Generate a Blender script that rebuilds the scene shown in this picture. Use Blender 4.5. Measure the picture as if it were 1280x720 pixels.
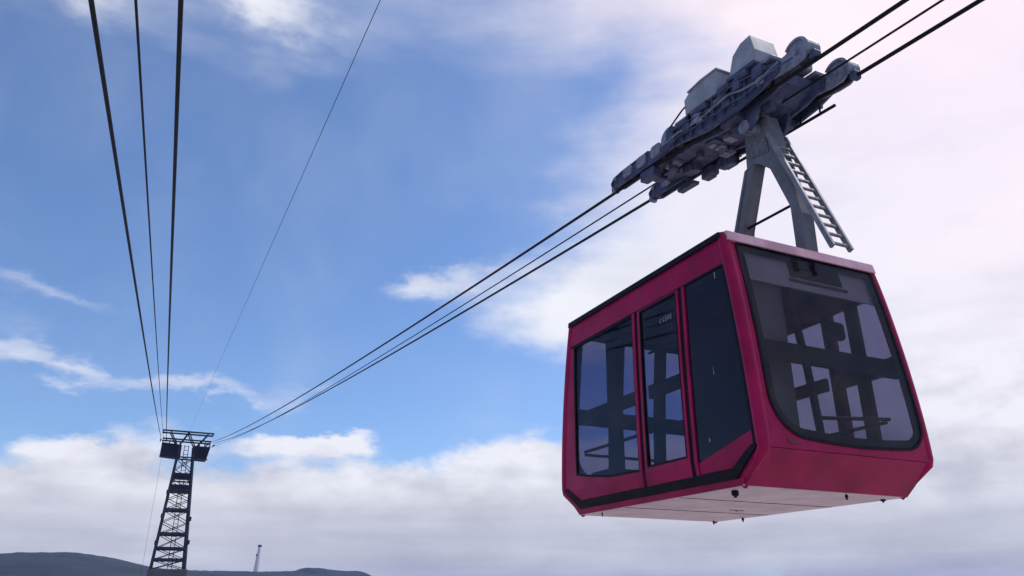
import bpy, bmesh, math, random
from mathutils import Vector, Matrix, noise as mnoise
random.seed(7)
rad = math.radians
for o in list(bpy.data.objects):
    bpy.data.objects.remove(o)
scene = bpy.context.scene
COL = scene.collection

# ------------------------------------------------------------------ camera
CAM_H = 1.6
cam_d = bpy.data.cameras.new('camera')
cam_d.sensor_width = 36.0
cam_d.lens = 36.0 * 959.0 / 1280.0
cam_d.clip_start = 0.05
cam_d.clip_end = 60000
cam = bpy.data.objects.new('camera', cam_d)
COL.objects.link(cam)
cam.location = (0, 0, CAM_H)
cam.rotation_euler = (math.pi / 2 + 0.3835, 0, -0.4411)
scene.camera = cam

# ------------------------------------------------------------------ light and sky
SUN_AZ, SUN_EL = rad(84), rad(52)      # azimuth clockwise from +Y
sun_d = bpy.data.lights.new('sun', 'SUN')
sun_d.energy = 2.0
sun_d.angle = rad(4)
sun_d.color = (1.0, 0.95, 0.9)
sun = bpy.data.objects.new('sun', sun_d)
COL.objects.link(sun)
sv = Vector((math.sin(SUN_AZ) * math.cos(SUN_EL), math.cos(SUN_AZ) * math.cos(SUN_EL), math.sin(SUN_EL)))
sun.rotation_euler = sv.to_track_quat('Z', 'Y').to_euler()
scene.view_settings.view_transform = 'Standard'
scene.view_settings.look = 'None'
scene.view_settings.gamma = 1
scene.view_settings.exposure = 0
scene.view_settings.use_curve_mapping = False

world = bpy.data.worlds.new('World')
scene.world = world
world.use_nodes = True
WT = world.node_tree
WT.nodes.clear()


class NB:
    """small helper to write node maths"""
    def __init__(self, t):
        self.t = t

    def m(self, op, a, b=None, c=None, clamp=False):
        n = self.t.nodes.new('ShaderNodeMath')
        n.operation = op
        n.use_clamp = clamp
        for i, v in enumerate((a, b, c)):
            if v is None:
                continue
            if isinstance(v, (int, float)):
                n.inputs[i].default_value = v
            else:
                self.t.links.new(v, n.inputs[i])
        return n.outputs[0]

    def noise(self, vec, scale, detail=6, rough=0.55, dist=0.0):
        n = self.t.nodes.new('ShaderNodeTexNoise')
        n.inputs['Scale'].default_value = scale
        n.inputs['Detail'].default_value = detail
        n.inputs['Roughness'].default_value = rough
        n.inputs['Distortion'].default_value = dist
        if vec is not None:
            self.t.links.new(vec, n.inputs['Vector'])
        return n.outputs[0]

    def mapping(self, vec, scale=(1, 1, 1), loc=(0, 0, 0), rot=(0, 0, 0)):
        n = self.t.nodes.new('ShaderNodeMapping')
        n.inputs['Scale'].default_value = scale
        n.inputs['Location'].default_value = loc
        n.inputs['Rotation'].default_value = rot
        self.t.links.new(vec, n.inputs['Vector'])
        return n.outputs[0]

    def smooth(self, v, a, b, lo=0.0, hi=1.0):
        n = self.t.nodes.new('ShaderNodeMapRange')
        n.interpolation_type = 'SMOOTHSTEP'
        self.t.links.new(v, n.inputs['Value'])
        n.inputs['From Min'].default_value = a
        n.inputs['From Max'].default_value = b
        n.inputs['To Min'].default_value = lo
        n.inputs['To Max'].default_value = hi
        return n.outputs['Result']

    def mix(self, f, a, b):
        n = self.t.nodes.new('ShaderNodeMix')
        n.data_type = 'RGBA'
        for sock, v in ((n.inputs[0], f), (n.inputs[6], a), (n.inputs[7], b)):
            if isinstance(v, (int, float)):
                sock.default_value = v
            elif isinstance(v, tuple):
                sock.default_value = (*v, 1) if len(v) == 3 else v
            else:
                self.t.links.new(v, sock)
        return n.outputs[2]


W = NB(WT)
tc = WT.nodes.new('ShaderNodeTexCoord')
DIR = tc.outputs['Generated']
sky = WT.nodes.new('ShaderNodeTexSky')
sky.sky_type = 'NISHITA'
sky.sun_disc = False
sky.sun_elevation = SUN_EL
sky.sun_rotation = SUN_AZ
sky.altitude = 300
sky.air_density = 1.0
sky.dust_density = 0.6
sky.ozone_density = 2.0
sep = WT.nodes.new('ShaderNodeSeparateXYZ')
WT.links.new(DIR, sep.inputs[0])
dx, dy, dz = sep.outputs
# the weather: clouds laid out by compass bearing and height above the horizon
warp = W.noise(W.mapping(DIR, (1, 1, 2.0)), 6.0, 5, 0.6)
warp2 = W.noise(W.mapping(DIR, (1, 1, 2.0), (3.1, 1.7, 5.2)), 7.0, 5, 0.6)
az = W.m('ADD', W.m('ARCTAN2', dx, dy), W.m('MULTIPLY', W.m('SUBTRACT', warp, 0.5), 0.22))
el = W.m('ADD', W.m('ARCSINE', dz), W.m('MULTIPLY', W.m('SUBTRACT', warp2, 0.5), 0.11))


def blob(a, e, sa, se, amp, tilt=0.0):
    u = W.m('SUBTRACT', az, a)
    v = W.m('SUBTRACT', el, e)
    c, s = math.cos(tilt), math.sin(tilt)
    p = W.m('ADD', W.m('MULTIPLY', u, c / sa), W.m('MULTIPLY', v, s / sa))
    q = W.m('SUBTRACT', W.m('MULTIPLY', v, c / se), W.m('MULTIPLY', u, s / se))
    r2 = W.m('ADD', W.m('MULTIPLY', p, p), W.m('MULTIPLY', q, q))
    return W.m('MULTIPLY', W.m('POWER', 2.718, W.m('MULTIPLY', r2, -1.0)), amp)


def total(lst):
    t = lst[0]
    for k in lst[1:]:
        t = W.m('ADD', t, k)
    return t


# BLOBS_BEGIN
blobs = [
    # clear blue openings
    (0.03, 0.42, 0.30, 0.20, -0.75, 0.0),
    (-0.95, 0.50, 0.75, 0.40, -0.60, 0.0),      # unseen clear sky at left, added to darken the cabin side
    (0.36, 0.54, 0.20, 0.18, -0.56, 0.3),
    (0.36, 0.26, 0.24, 0.085, -0.55, 0.0),
    (0.60, 0.22, 0.12, 0.05, -0.40, 0.0),
    (-0.16, 0.20, 0.13, 0.035, -0.40, 0.0),
    (0.0, 0.59, 0.25, 0.03, -0.25, 0.0),
    # bright mass towards the sun
    (0.98, 0.52, 0.36, 0.32, 0.68, 0.0),
    (0.56, 0.355, 0.17, 0.055, 0.95, 0.22),
    (0.56, 0.64, 0.10, 0.10, -0.22, 0.0),
    # thin high streaks
    (0.335, 0.385, 0.11, 0.022, 0.85, 0.22),
    (0.04, 0.700, 0.11, 0.026, 0.75, -0.1),
    (-0.18, 0.650, 0.06, 0.020, 0.55, -0.1),
    (-0.10, 0.247, 0.14, 0.012, 0.40, -0.10),
    (0.04, 0.226, 0.14, 0.012, 0.42, -0.06),
    (0.20, 0.236, 0.07, 0.011, 0.45, 0.0),
    (-0.13, 0.313, 0.09, 0.010, 0.40, -0.10),
    # bank of cumulus above the horizon
    (0.0, 0.085, 9.0, 0.055, 0.50, 0.0),
    (0.19, 0.184, 0.06, 0.016, 0.70, 0.0),
    (0.10, 0.205, 0.20, 0.012, -0.25, 0.0),
    (-0.07, 0.150, 0.05, 0.018, 0.35, 0.0),
    (0.30, 0.150, 0.07, 0.020, 0.30, 0.0),
    (0.46, 0.165, 0.10, 0.030, 0.40, 0.0),
    (0.64, 0.175, 0.08, 0.045, 0.40, 0.0),
    (1.0, 0.24, 0.25, 0.08, 0.30, 0.0),
]
BASE = 0.52
# BLOBS_END
cl_noise = W.noise(W.mapping(DIR, (1, 1, 2.6)), 3.6, 8, 0.5, 0.15)
streak = W.noise(W.mapping(DIR, (1.2, 1.2, 7.0), (0.3, 0.9, 0)), 3.0, 7, 0.6, 0.3)
dens = total([blob(*b) for b in blobs])
dens = W.m('ADD', dens, BASE)
dens = W.m('ADD', dens, W.m('MULTIPLY', W.m('SUBTRACT', cl_noise, 0.5), 1.05))
dens = W.m('ADD', dens, W.m('MULTIPLY', W.m('SUBTRACT', streak, 0.5), 0.45))
# billows of the low cumulus, with a second sample towards the sun for their lit and shaded sides
bil = W.noise(W.mapping(DIR, (1, 1, 1.9), (1.3, 0.4, 2.2)), 10.0, 7, 0.55, 0.1)
bil_s = W.noise(W.mapping(DIR, (1, 1, 1.9), (1.3 + 0.022, 0.4 + 0.004, 2.2 + 0.040)), 10.0, 7, 0.55, 0.1)
lowband = W.m('MULTIPLY', W.smooth(dz, 0.07, 0.14, 0.0, 1.0), W.smooth(dz, 0.20, 0.30, 1.0, 0.0))
dens = W.m('ADD', dens, W.m('MULTIPLY', W.m('MULTIPLY', W.m('SUBTRACT', bil, 0.5), 0.75), lowband))
relief = W.m('MULTIPLY', W.m('MULTIPLY', W.m('SUBTRACT', bil_s, bil), 1.3), W.m('ADD', W.m('MULTIPLY', lowband, 0.8), 0.2))
def lerp_el(lo, hi, a=0.10, b=0.34):
    return W.smooth(dz, a, b, lo, hi)


edge0 = lerp_el(0.36, 0.06)
edge1 = lerp_el(0.66, 1.08)
tcv = W.m('DIVIDE', W.m('SUBTRACT', dens, edge0), W.m('SUBTRACT', edge1, edge0), clamp=True)
cover = W.smooth(tcv, 0.0, 1.0)
# faint cirrus drawn out over the open blue
cirrus = W.noise(W.mapping(DIR, (2.4, 0.9, 2.2), (0.5, 3.0, 1.0), (0, 0, 0.6)), 2.6, 6, 0.5, 0.25)
cirrus = W.m('MULTIPLY', W.smooth(cirrus, 0.35, 0.80, 0.01, 0.13), lerp_el(0.25, 1.0, 0.12, 0.3))
cover = W.m('SUBTRACT', 1.0, W.m('MULTIPLY', W.m('SUBTRACT', 1.0, cover), W.m('SUBTRACT', 1.0, cirrus)))
# high cloud is thin: some blue always comes through
thin = W.noise(W.mapping(DIR, (1, 1, 2.2), (7.0, 2.0, 3.0)), 3.0, 5, 0.5, 0.3)
veil = W.m('MULTIPLY', lerp_el(0.0, 1.0, 0.18, 0.45), W.smooth(thin, 0.30, 0.70, 0.0, 0.17))
cover = W.m('MULTIPLY', cover, W.m('SUBTRACT', 1.0, veil))
# thickness gives grey bellies: lower and denser parts are greyer
belly_h = W.noise(W.mapping(DIR, (1, 1, 3.5), (2.0, 4.0, 1.0)), 4.2, 6, 0.5, 0.2)
layers = W.noise(W.mapping(DIR, (1, 1, 13.0), (2.6, 1.0, 0.4)), 2.2, 5, 0.5, 0.15)
lay_f = W.smooth(dz, 0.06, 0.20, 0.75, 0.0)
belly = W.m('ADD', W.m('MULTIPLY', belly_h, W.m('SUBTRACT', 1.0, lay_f)), W.m('MULTIPLY', layers, lay_f))
low = W.smooth(dz, 0.02, 0.22, 0.46, 0.0)
deep = W.m('MULTIPLY', W.smooth(dens, 0.62, 1.15), lerp_el(0.18, 0.0, 0.08, 0.3))
grey = W.m('ADD', W.m('ADD', low, deep), W.m('ADD', relief, W.m('MULTIPLY', W.m('SUBTRACT', belly, 0.5), lerp_el(1.15, 0.75, 0.2, 0.45))), clamp=True)
CLOUD_W = (0.90, 0.91, 0.99)
CLOUD_G = (0.36, 0.365, 0.47)
# the cloud round the sun's bearing is lit through: whiter and a little warm
vdot = WT.nodes.new('ShaderNodeVectorMath')
vdot.operation = 'DOT_PRODUCT'
WT.links.new(DIR, vdot.inputs[0])
vdot.inputs[1].default_value = tuple(sv)
glow = W.smooth(vdot.outputs['Value'], 0.62, 1.0)
ccol = W.mix(grey, W.mix(glow, CLOUD_W, (1.12, 0.94, 1.0)), CLOUD_G)
skyc = WT.nodes.new('ShaderNodeVectorMath')
skyc.operation = 'MULTIPLY'
WT.links.new(sky.outputs[0], skyc.inputs[0])
SKY_K = 0.108
skyc.inputs[1].default_value = (SKY_K * 0.98, SKY_K * 1.15, SKY_K * 1.42)   # camera white balance
wcol = W.mix(cover, skyc.outputs[0], ccol)
bg = WT.nodes.new('ShaderNodeBackground')
bg.inputs['Strength'].default_value = 1.0
WT.links.new(wcol, bg.inputs['Color'])
wo = WT.nodes.new('ShaderNodeOutputWorld')
WT.links.new(bg.outputs[0], wo.inputs['Surface'])

# ------------------------------------------------------------------ materials
MATS = {}


def mat(name, col, rough=0.5, metal=0.0, var=0.25, scale=6.0, bump=0.0, coat=0.0, bscale=None, streaks=0.0, col2=None, spec=0.5):
    m = bpy.data.materials.new(name)
    m.use_nodes = True
    t = m.node_tree
    b = t.nodes['Principled BSDF']
    N = NB(t)
    co = t.nodes.new('ShaderNodeTexCoord').outputs['Object']
    n1 = N.noise(co, scale, 7, 0.6)
    n2 = N.noise(N.mapping(co, (1, 1, 0.12)), scale * 2.2, 5, 0.6)
    f = N.smooth(n1, 0.3, 0.72)
    dark = tuple(c * (1 - var) for c in col) if col2 is None else col2
    c = N.mix(f, tuple(min(1, k * (1 + var * 0.35)) for k in col), dark)
    if streaks:
        c = N.mix(N.m('MULTIPLY', N.smooth(n2, 0.52, 0.75), streaks), c, tuple(0.35 * k + 0.03 for k in col))
    t.links.new(c, b.inputs['Base Color'])
    b.inputs['Metallic'].default_value = metal
    b.inputs['Specular IOR Level'].default_value = spec
    r = N.m('ADD', rough, N.m('MULTIPLY', N.m('SUBTRACT', n1, 0.5), 0.25), clamp=True)
    t.links.new(r, b.inputs['Roughness'])
    b.inputs['Coat Weight'].default_value = coat
    b.inputs['Coat Roughness'].default_value = 0.12
    if bump:
        bn = t.nodes.new('ShaderNodeBump')
        bn.inputs['Strength'].default_value = bump
        bn.inputs['Distance'].default_value = 0.02
        t.links.new(N.noise(co, bscale or scale * 3, 6, 0.6), bn.inputs['Height'])
        t.links.new(bn.outputs[0], b.inputs['Normal'])
    MATS[name] = m
    return m


def glass(name, tint, refl=1.0):
    m = bpy.data.materials.new(name)
    m.use_nodes = True
    t = m.node_tree
    t.nodes.clear()
    N = NB(t)
    tr = t.nodes.new('ShaderNodeBsdfTransparent')
    tr.inputs[0].default_value = (*tint, 1)
    gl = t.nodes.new('ShaderNodeBsdfGlossy')
    gl.inputs['Roughness'].default_value = 0.03
    gl.inputs['Color'].default_value = (0.9, 0.9, 0.95, 1)
    co = t.nodes.new('ShaderNodeTexCoord').outputs['Object']
    bn = t.nodes.new('ShaderNodeBump')
    bn.inputs['Strength'].default_value = 0.04
    bn.inputs['Distance'].default_value = 0.02
    t.links.new(N.noise(co, 1.6, 2, 0.5), bn.inputs['Height'])
    t.links.new(bn.outputs[0], gl.inputs['Normal'])
    lw = t.nodes.new('ShaderNodeLayerWeight')
    lw.inputs['Blend'].default_value = 0.5
    fres = N.m('ADD', 0.035, N.m('MULTIPLY', N.m('POWER', lw.outputs['Facing'], 5.0), 0.9))
    dust = t.nodes.new('ShaderNodeBsdfDiffuse')
    dust.inputs['Color'].default_value = (0.45, 0.42, 0.42, 1)
    ms = t.nodes.new('ShaderNodeMixShader')
    t.links.new(N.m('MULTIPLY', fres, refl, clamp=True), ms.inputs[0])
    t.links.new(tr.outputs[0], ms.inputs[1])
    t.links.new(gl.outputs[0], ms.inputs[2])
    m2 = t.nodes.new('ShaderNodeMixShader')
    df = N.m('MULTIPLY', N.smooth(N.noise(co, 3.0, 7, 0.65), 0.35, 0.8), 0.03)
    t.links.new(df, m2.inputs[0])
    t.links.new(ms.outputs[0], m2.inputs[1])
    t.links.new(dust.outputs[0], m2.inputs[2])
    o = t.nodes.new('ShaderNodeOutputMaterial')
    t.links.new(m2.outputs[0], o.inputs[0])
    MATS[name] = m
    return m


mat('raspberry_paint', (0.30, 0.003, 0.066), 0.36, 0, 0.30, 2.4, coat=0.04, streaks=0.35, spec=0.13)
mat('skylit_paint', (0.60, 0.34, 0.43), 0.5, 0, 0.2, 5.0, streaks=0.25)  # raspberry paled to pink: light on the roof edge put into the colour
mat('black_rubber', (0.010, 0.007, 0.014), 0.6, 0, 0.3, 8, spec=0.12)
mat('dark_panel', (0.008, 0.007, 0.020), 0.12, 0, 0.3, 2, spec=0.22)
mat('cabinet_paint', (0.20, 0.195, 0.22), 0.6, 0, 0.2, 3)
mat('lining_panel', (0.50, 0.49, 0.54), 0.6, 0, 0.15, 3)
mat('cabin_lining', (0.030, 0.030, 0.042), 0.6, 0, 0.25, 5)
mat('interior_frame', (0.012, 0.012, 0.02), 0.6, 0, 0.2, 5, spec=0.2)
mat('floor_underside', (0.58, 0.43, 0.48), 0.6, 0, 0.22, 2.2, col2=(0.48, 0.35, 0.40), streaks=0.2)
mat('handrail_metal', (0.25, 0.25, 0.28), 0.35, 0.8, 0.2, 8)
mat('hanger_steel', (0.13, 0.145, 0.18), 0.6, 0.0, 0.22, 4, bump=0.08, streaks=0.4, spec=0.3)
mat('ladder_steel', (0.22, 0.225, 0.26), 0.5, 0.3, 0.3, 9)
mat('greasy_steel', (0.058, 0.074, 0.15), 0.6, 0.0, 0.45, 7, bump=0.3, bscale=14, streaks=0.5, spec=0.3)
mat('worn_steel', (0.20, 0.22, 0.315), 0.55, 0.0, 0.45, 9, bump=0.3, bscale=16, streaks=0.5, spec=0.3)
mat('housing_paint', (0.25, 0.275, 0.345), 0.5, 0, 0.25, 4, streaks=0.5)
mat('wheel_metal', (0.07, 0.075, 0.10), 0.4, 0.5, 0.4, 10)
mat('rope_steel', (0.010, 0.011, 0.017), 0.7, 0.0, 0.35, 30, bump=0.6, bscale=60, spec=0.15)
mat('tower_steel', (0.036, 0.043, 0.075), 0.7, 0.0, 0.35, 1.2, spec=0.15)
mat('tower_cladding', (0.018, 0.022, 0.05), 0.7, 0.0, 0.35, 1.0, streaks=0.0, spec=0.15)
mat('concrete', (0.075, 0.08, 0.10), 0.85, 0, 0.25, 0.7, bump=0.3, streaks=0.4)
mat('chimney_paint', (0.80, 0.80, 0.80), 0.8, 0, 0.15, 0.1)
mat('chimney_dark', (0.06, 0.06, 0.07), 0.8, 0, 0.15, 0.1)
mat('white_print', (0.2, 0.2, 0.24), 0.5, 0, 0.05, 8)
mat('slot_red', (0.09, 0.003, 0.02), 0.5, 0, 0.1, 8)
mat('ground_earth', (0.52, 0.49, 0.46), 0.9, 0, 0.3, 0.05, bump=0.3, col2=(0.42, 0.40, 0.36))
mat('hill_scrub', (0.030, 0.038, 0.036), 0.95, 0, 0.45, 0.012, bump=0.0)
glass('end_glass', (0.67, 0.65, 0.69), 0.45)
glass('side_glass', (0.50, 0.505, 0.64), 0.7)


# ------------------------------------------------------------------ object helpers
def finish(name, bm, material, parent=None, smooth=False, loc=(0, 0, 0)):
    bmesh.ops.remove_doubles(bm, verts=bm.verts, dist=1e-5)
    bmesh.ops.recalc_face_normals(bm, faces=bm.faces)
    me = bpy.data.meshes.new(name)
    bm.to_mesh(me)
    bm.free()
    me.materials.append(MATS[material])
    if smooth:
        for p in me.polygons:
            p.use_smooth = True
        if smooth != 'all':
            me.set_sharp_from_angle(angle=rad(40))
    return link(name, me, parent, loc)


def link(name, me, parent=None, loc=(0, 0, 0)):
    o = bpy.data.objects.new(name, me)
    COL.objects.link(o)
    o.location = loc
    if parent is not None:
        o.parent = parent
    return o


def tag(o, label=None, cat=None, group=None, kind=None):
    if label:
        o['label'] = label
    if cat:
        o['category'] = cat
    if group:
        o['group'] = group
    if kind:
        o['kind'] = kind
    return o


def empty(name, loc):
    o = bpy.data.objects.new(name, None)
    COL.objects.link(o)
    o.location = loc
    o.empty_display_size = 0.3
    return o


def add_box(bm, x0, x1, y0, y1, z0, z1, bev=0.0, seg=1):
    vs = [bm.verts.new((x, y, z)) for x in (x0, x1) for y in (y0, y1) for z in (z0, z1)]
    fs = []
    for q in ((0, 1, 3, 2), (4, 6, 7, 5), (0, 4, 5, 1), (2, 3, 7, 6), (0, 2, 6, 4), (1, 5, 7, 3)):
        fs.append(bm.faces.new([vs[i] for i in q]))
    if bev:
        es = {e for f in fs for e in f.edges}
        bmesh.ops.bevel(bm, geom=list(es), offset=bev, segments=seg, affect='EDGES', profile=0.5)


def add_bar(bm, p, q, w, h=None, up=(0, 0, 1)):
    p, q, up = Vector(p), Vector(q), Vector(up)
    h = h or w
    d = (q - p).normalized()
    s = d.cross(up)
    if s.length < 1e-4:
        s = d.cross(Vector((1, 0, 0)))
    s.normalize()
    u = s.cross(d).normalized()
    a = []
    for c in (p, q):
        a.append([bm.verts.new(c + s * (i * w / 2) + u * (j * h / 2)) for i, j in ((-1, -1), (1, -1), (1, 1), (-1, 1))])
    for i in range(4):
        k = (i + 1) % 4
        bm.faces.new((a[0][i], a[0][k], a[1][k], a[1][i]))
    bm.faces.new(a[0][::-1])
    bm.faces.new(a[1])


def add_tube(bm, path, r, n=10, cap=True):
    path = [Vector(p) for p in path]
    rings = []
    prev = None
    for i, p in enumerate(path):
        d = (path[min(i + 1, len(path) - 1)] - path[max(i - 1, 0)]).normalized()
        if prev is None:
            a = d.cross(Vector((0, 0, 1)))
            if a.length < 1e-3:
                a = d.cross(Vector((1, 0, 0)))
            a.normalize()
        else:
            a = (prev - d * prev.dot(d)).normalized()
        prev = a
        b = d.cross(a)
        rr = r[i] if isinstance(r, (list, tuple)) else r
        rings.append([bm.verts.new(p + (a * math.cos(2 * math.pi * k / n) + b * math.sin(2 * math.pi * k / n)) * rr) for k in range(n)])
    for i in range(len(rings) - 1):
        for k in range(n):
            bm.faces.new((rings[i][k], rings[i][(k + 1) % n], rings[i + 1][(k + 1) % n], rings[i + 1][k]))
    if cap:
        bm.faces.new(rings[0][::-1])
        bm.faces.new(rings[-1])


def add_prism_x(bm, poly, x0, x1, fn=None, bev=0.0):
    """polygon in the (s, h) plane extruded across x; fn maps (x, s, h) to a point"""
    fn = fn or (lambda x, s, h: Vector((x, s, h)))
    a = [bm.verts.new(fn(x0, s, h)) for s, h in poly]
    b = [bm.verts.new(fn(x1, s, h)) for s, h in poly]
    n = len(poly)
    fs = [bm.faces.new(a), bm.faces.new(b[::-1])]
    for i in range(n):
        fs.append(bm.faces.new((a[i], b[i], b[(i + 1) % n], a[(i + 1) % n])))
    if bev:
        es = list({e for f in fs[:2] for e in f.edges})
        bmesh.ops.bevel(bm, geom=es, offset=bev, segments=2, affect='EDGES', profile=0.5)


# ------------------------------------------------------------------ ground, hills
def make_ground():
    bm = bmesh.new()
    n = 48
    rings = []
    for r in (0.001, 6, 15, 40, 120, 400, 1200, 3500, 9000):
        rings.append([bm.verts.new((r * math.cos(2 * math.pi * k / n), r * math.sin(2 * math.pi * k / n), 0)) for k in range(n)])
    for i in range(len(rings) - 1):
        for k in range(n):
            bm.faces.new((rings[i][k], rings[i][(k + 1) % n], rings[i + 1][(k + 1) % n], rings[i + 1][k]))
    return tag(finish('ground', bm, 'ground_earth'), kind='structure')


make_ground()


def interp(x, pts):
    if x <= pts[0][0]:
        return pts[0][1]
    for (a, fa), (b, fb) in zip(pts, pts[1:]):
        if x <= b:
            t = (x - a) / (b - a)
            return fa + (fb - fa) * t
    return pts[-1][1]


def make_hills(name, ridge_y, profile, depth, seed, x0, x1):
    """ridge running across the view: profile gives crest height by x at distance ridge_y"""
    bm = bmesh.new()
    nx, ny = 420, 28
    grid = []
    for j in range(ny + 1):
        v = j / ny * 2 - 1
        row = []
        for i in range(nx + 1):
            x = x0 + (x1 - x0) * i / nx
            crest = interp(x, profile)
            fall = max(0.0, math.cos(v * math.pi / 2)) ** 1.25
            y = ridge_y + v * depth + 90 * mnoise.noise((x * 0.002, seed, 0))
            k = mnoise.fractal((x * 0.006, y * 0.006, seed), 0.9, 2.1, 5)
            z = crest * fall * (1 + 0.10 * k * (1 - fall)) + (1.6 * k + 1.3 * mnoise.fractal((x * 0.05, y * 0.05, seed), 0.8, 2.0, 3)) * fall - 3 * (1 - fall)
            row.append(bm.verts.new((x, y, z)))
        grid.append(row)
    for j in range(ny):
        for i in range(nx):
            bm.faces.new((grid[j][i], grid[j][i + 1], grid[j + 1][i + 1], grid[j + 1][i]))
    return tag(finish(name, bm, 'hill_scrub', smooth='all'), kind='structure')


RY = 2400.0
make_hills('hills', RY, [(-2600, 20), (-1500, 70), (-700, 92), (-300, 96.5), (-236, 106), (-130, 108.5), (-60, 101), (0, 89), (60, 75), (92, 71),
                         (190, 69), (420, 66), (760, 45), (1500, 20)], 900, 3.3, -2600, 1500)
RY2 = 3300.0
make_hills('hills.001', RY2, [(-500, 40), (0, 78), (300, 92), (540, 96), (600, 99), (632, 110), (680, 111), (740, 104), (800, 100), (838, 103), (862, 92), (890, 74), (1000, 30), (1500, 8)], 700, 8.1, -500, 1500)

# ------------------------------------------------------------------ ropes
S = 1.045        # metres per design unit of the rope line
TY = 90.0 * S    # distance of the tower


def rope_pts(coef, xa, xb, y0, y1, n=90):
    out = []
    for i in range(n + 1):
        t = i / n
        y = y0 + (y1 - y0) * t ** 1.6
        u = y / S
        z = S * (coef[0] * u * u + coef[1] * u + coef[2]) + CAM_H
        out.append(((xa + xb * u) * S, y, z))
    return out


def make_rope(name, coef, xa, xb, r, label, cat, group=None, y0=-22, y1=None, n=8):
    bm = bmesh.new()
    add_tube(bm, rope_pts(coef, xa, xb, y0, (y1 or TY + 0.6)), r, n)
    o = finish(name, bm, 'rope_steel', smooth='all')
    return tag(o, label, cat, group)


RR = 'ropes of the cableway'
C_LR = (0.00035492, 0.0869882, 4.89912626)
C_RR = (0.00035572, 0.08674882, 4.95684481)
C_MR = (0.00035289, 0.08232936, 4.94859171)
make_rope('track_rope', C_LR, 5.773, 0, 0.024, 'thick black steel track rope, upper of the two carrying the red cabin', 'rope', RR)
make_rope('track_rope', C_RR, 6.453, 0, 0.024, 'thick black steel track rope, lower of the two carrying the red cabin', 'rope', RR)
make_rope('haul_rope', C_MR, 6.113, 0, 0.013, 'thin haul rope between the two track ropes of the red cabin', 'rope', RR)
make_rope('track_rope', (9.67e-05, 0.11852889, 4.36673935), -1.3305, 0.027006, 0.027, 'leftmost thick black rope at the upper left of the sky', 'rope', RR)
make_rope('haul_rope', (9.529e-05, 0.11677951, 4.52310495), -0.96690, 0.0257434, 0.015, 'thin middle rope of the three at the upper left', 'rope', RR)
make_rope('track_rope', (0.00018501, 0.10599208, 4.75884373), -0.58170, 0.0247967, 0.027, 'thick black rope, rightmost of the three at the upper left', 'rope', RR)
make_rope('signal_wire', (-7.245e-05, 0.13187536, 5.11571601), 1.31777, 0.0270247, 0.0045, 'hair-thin lone wire crossing the blue sky between the two rope sets', 'wire', None, n=6)


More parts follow.
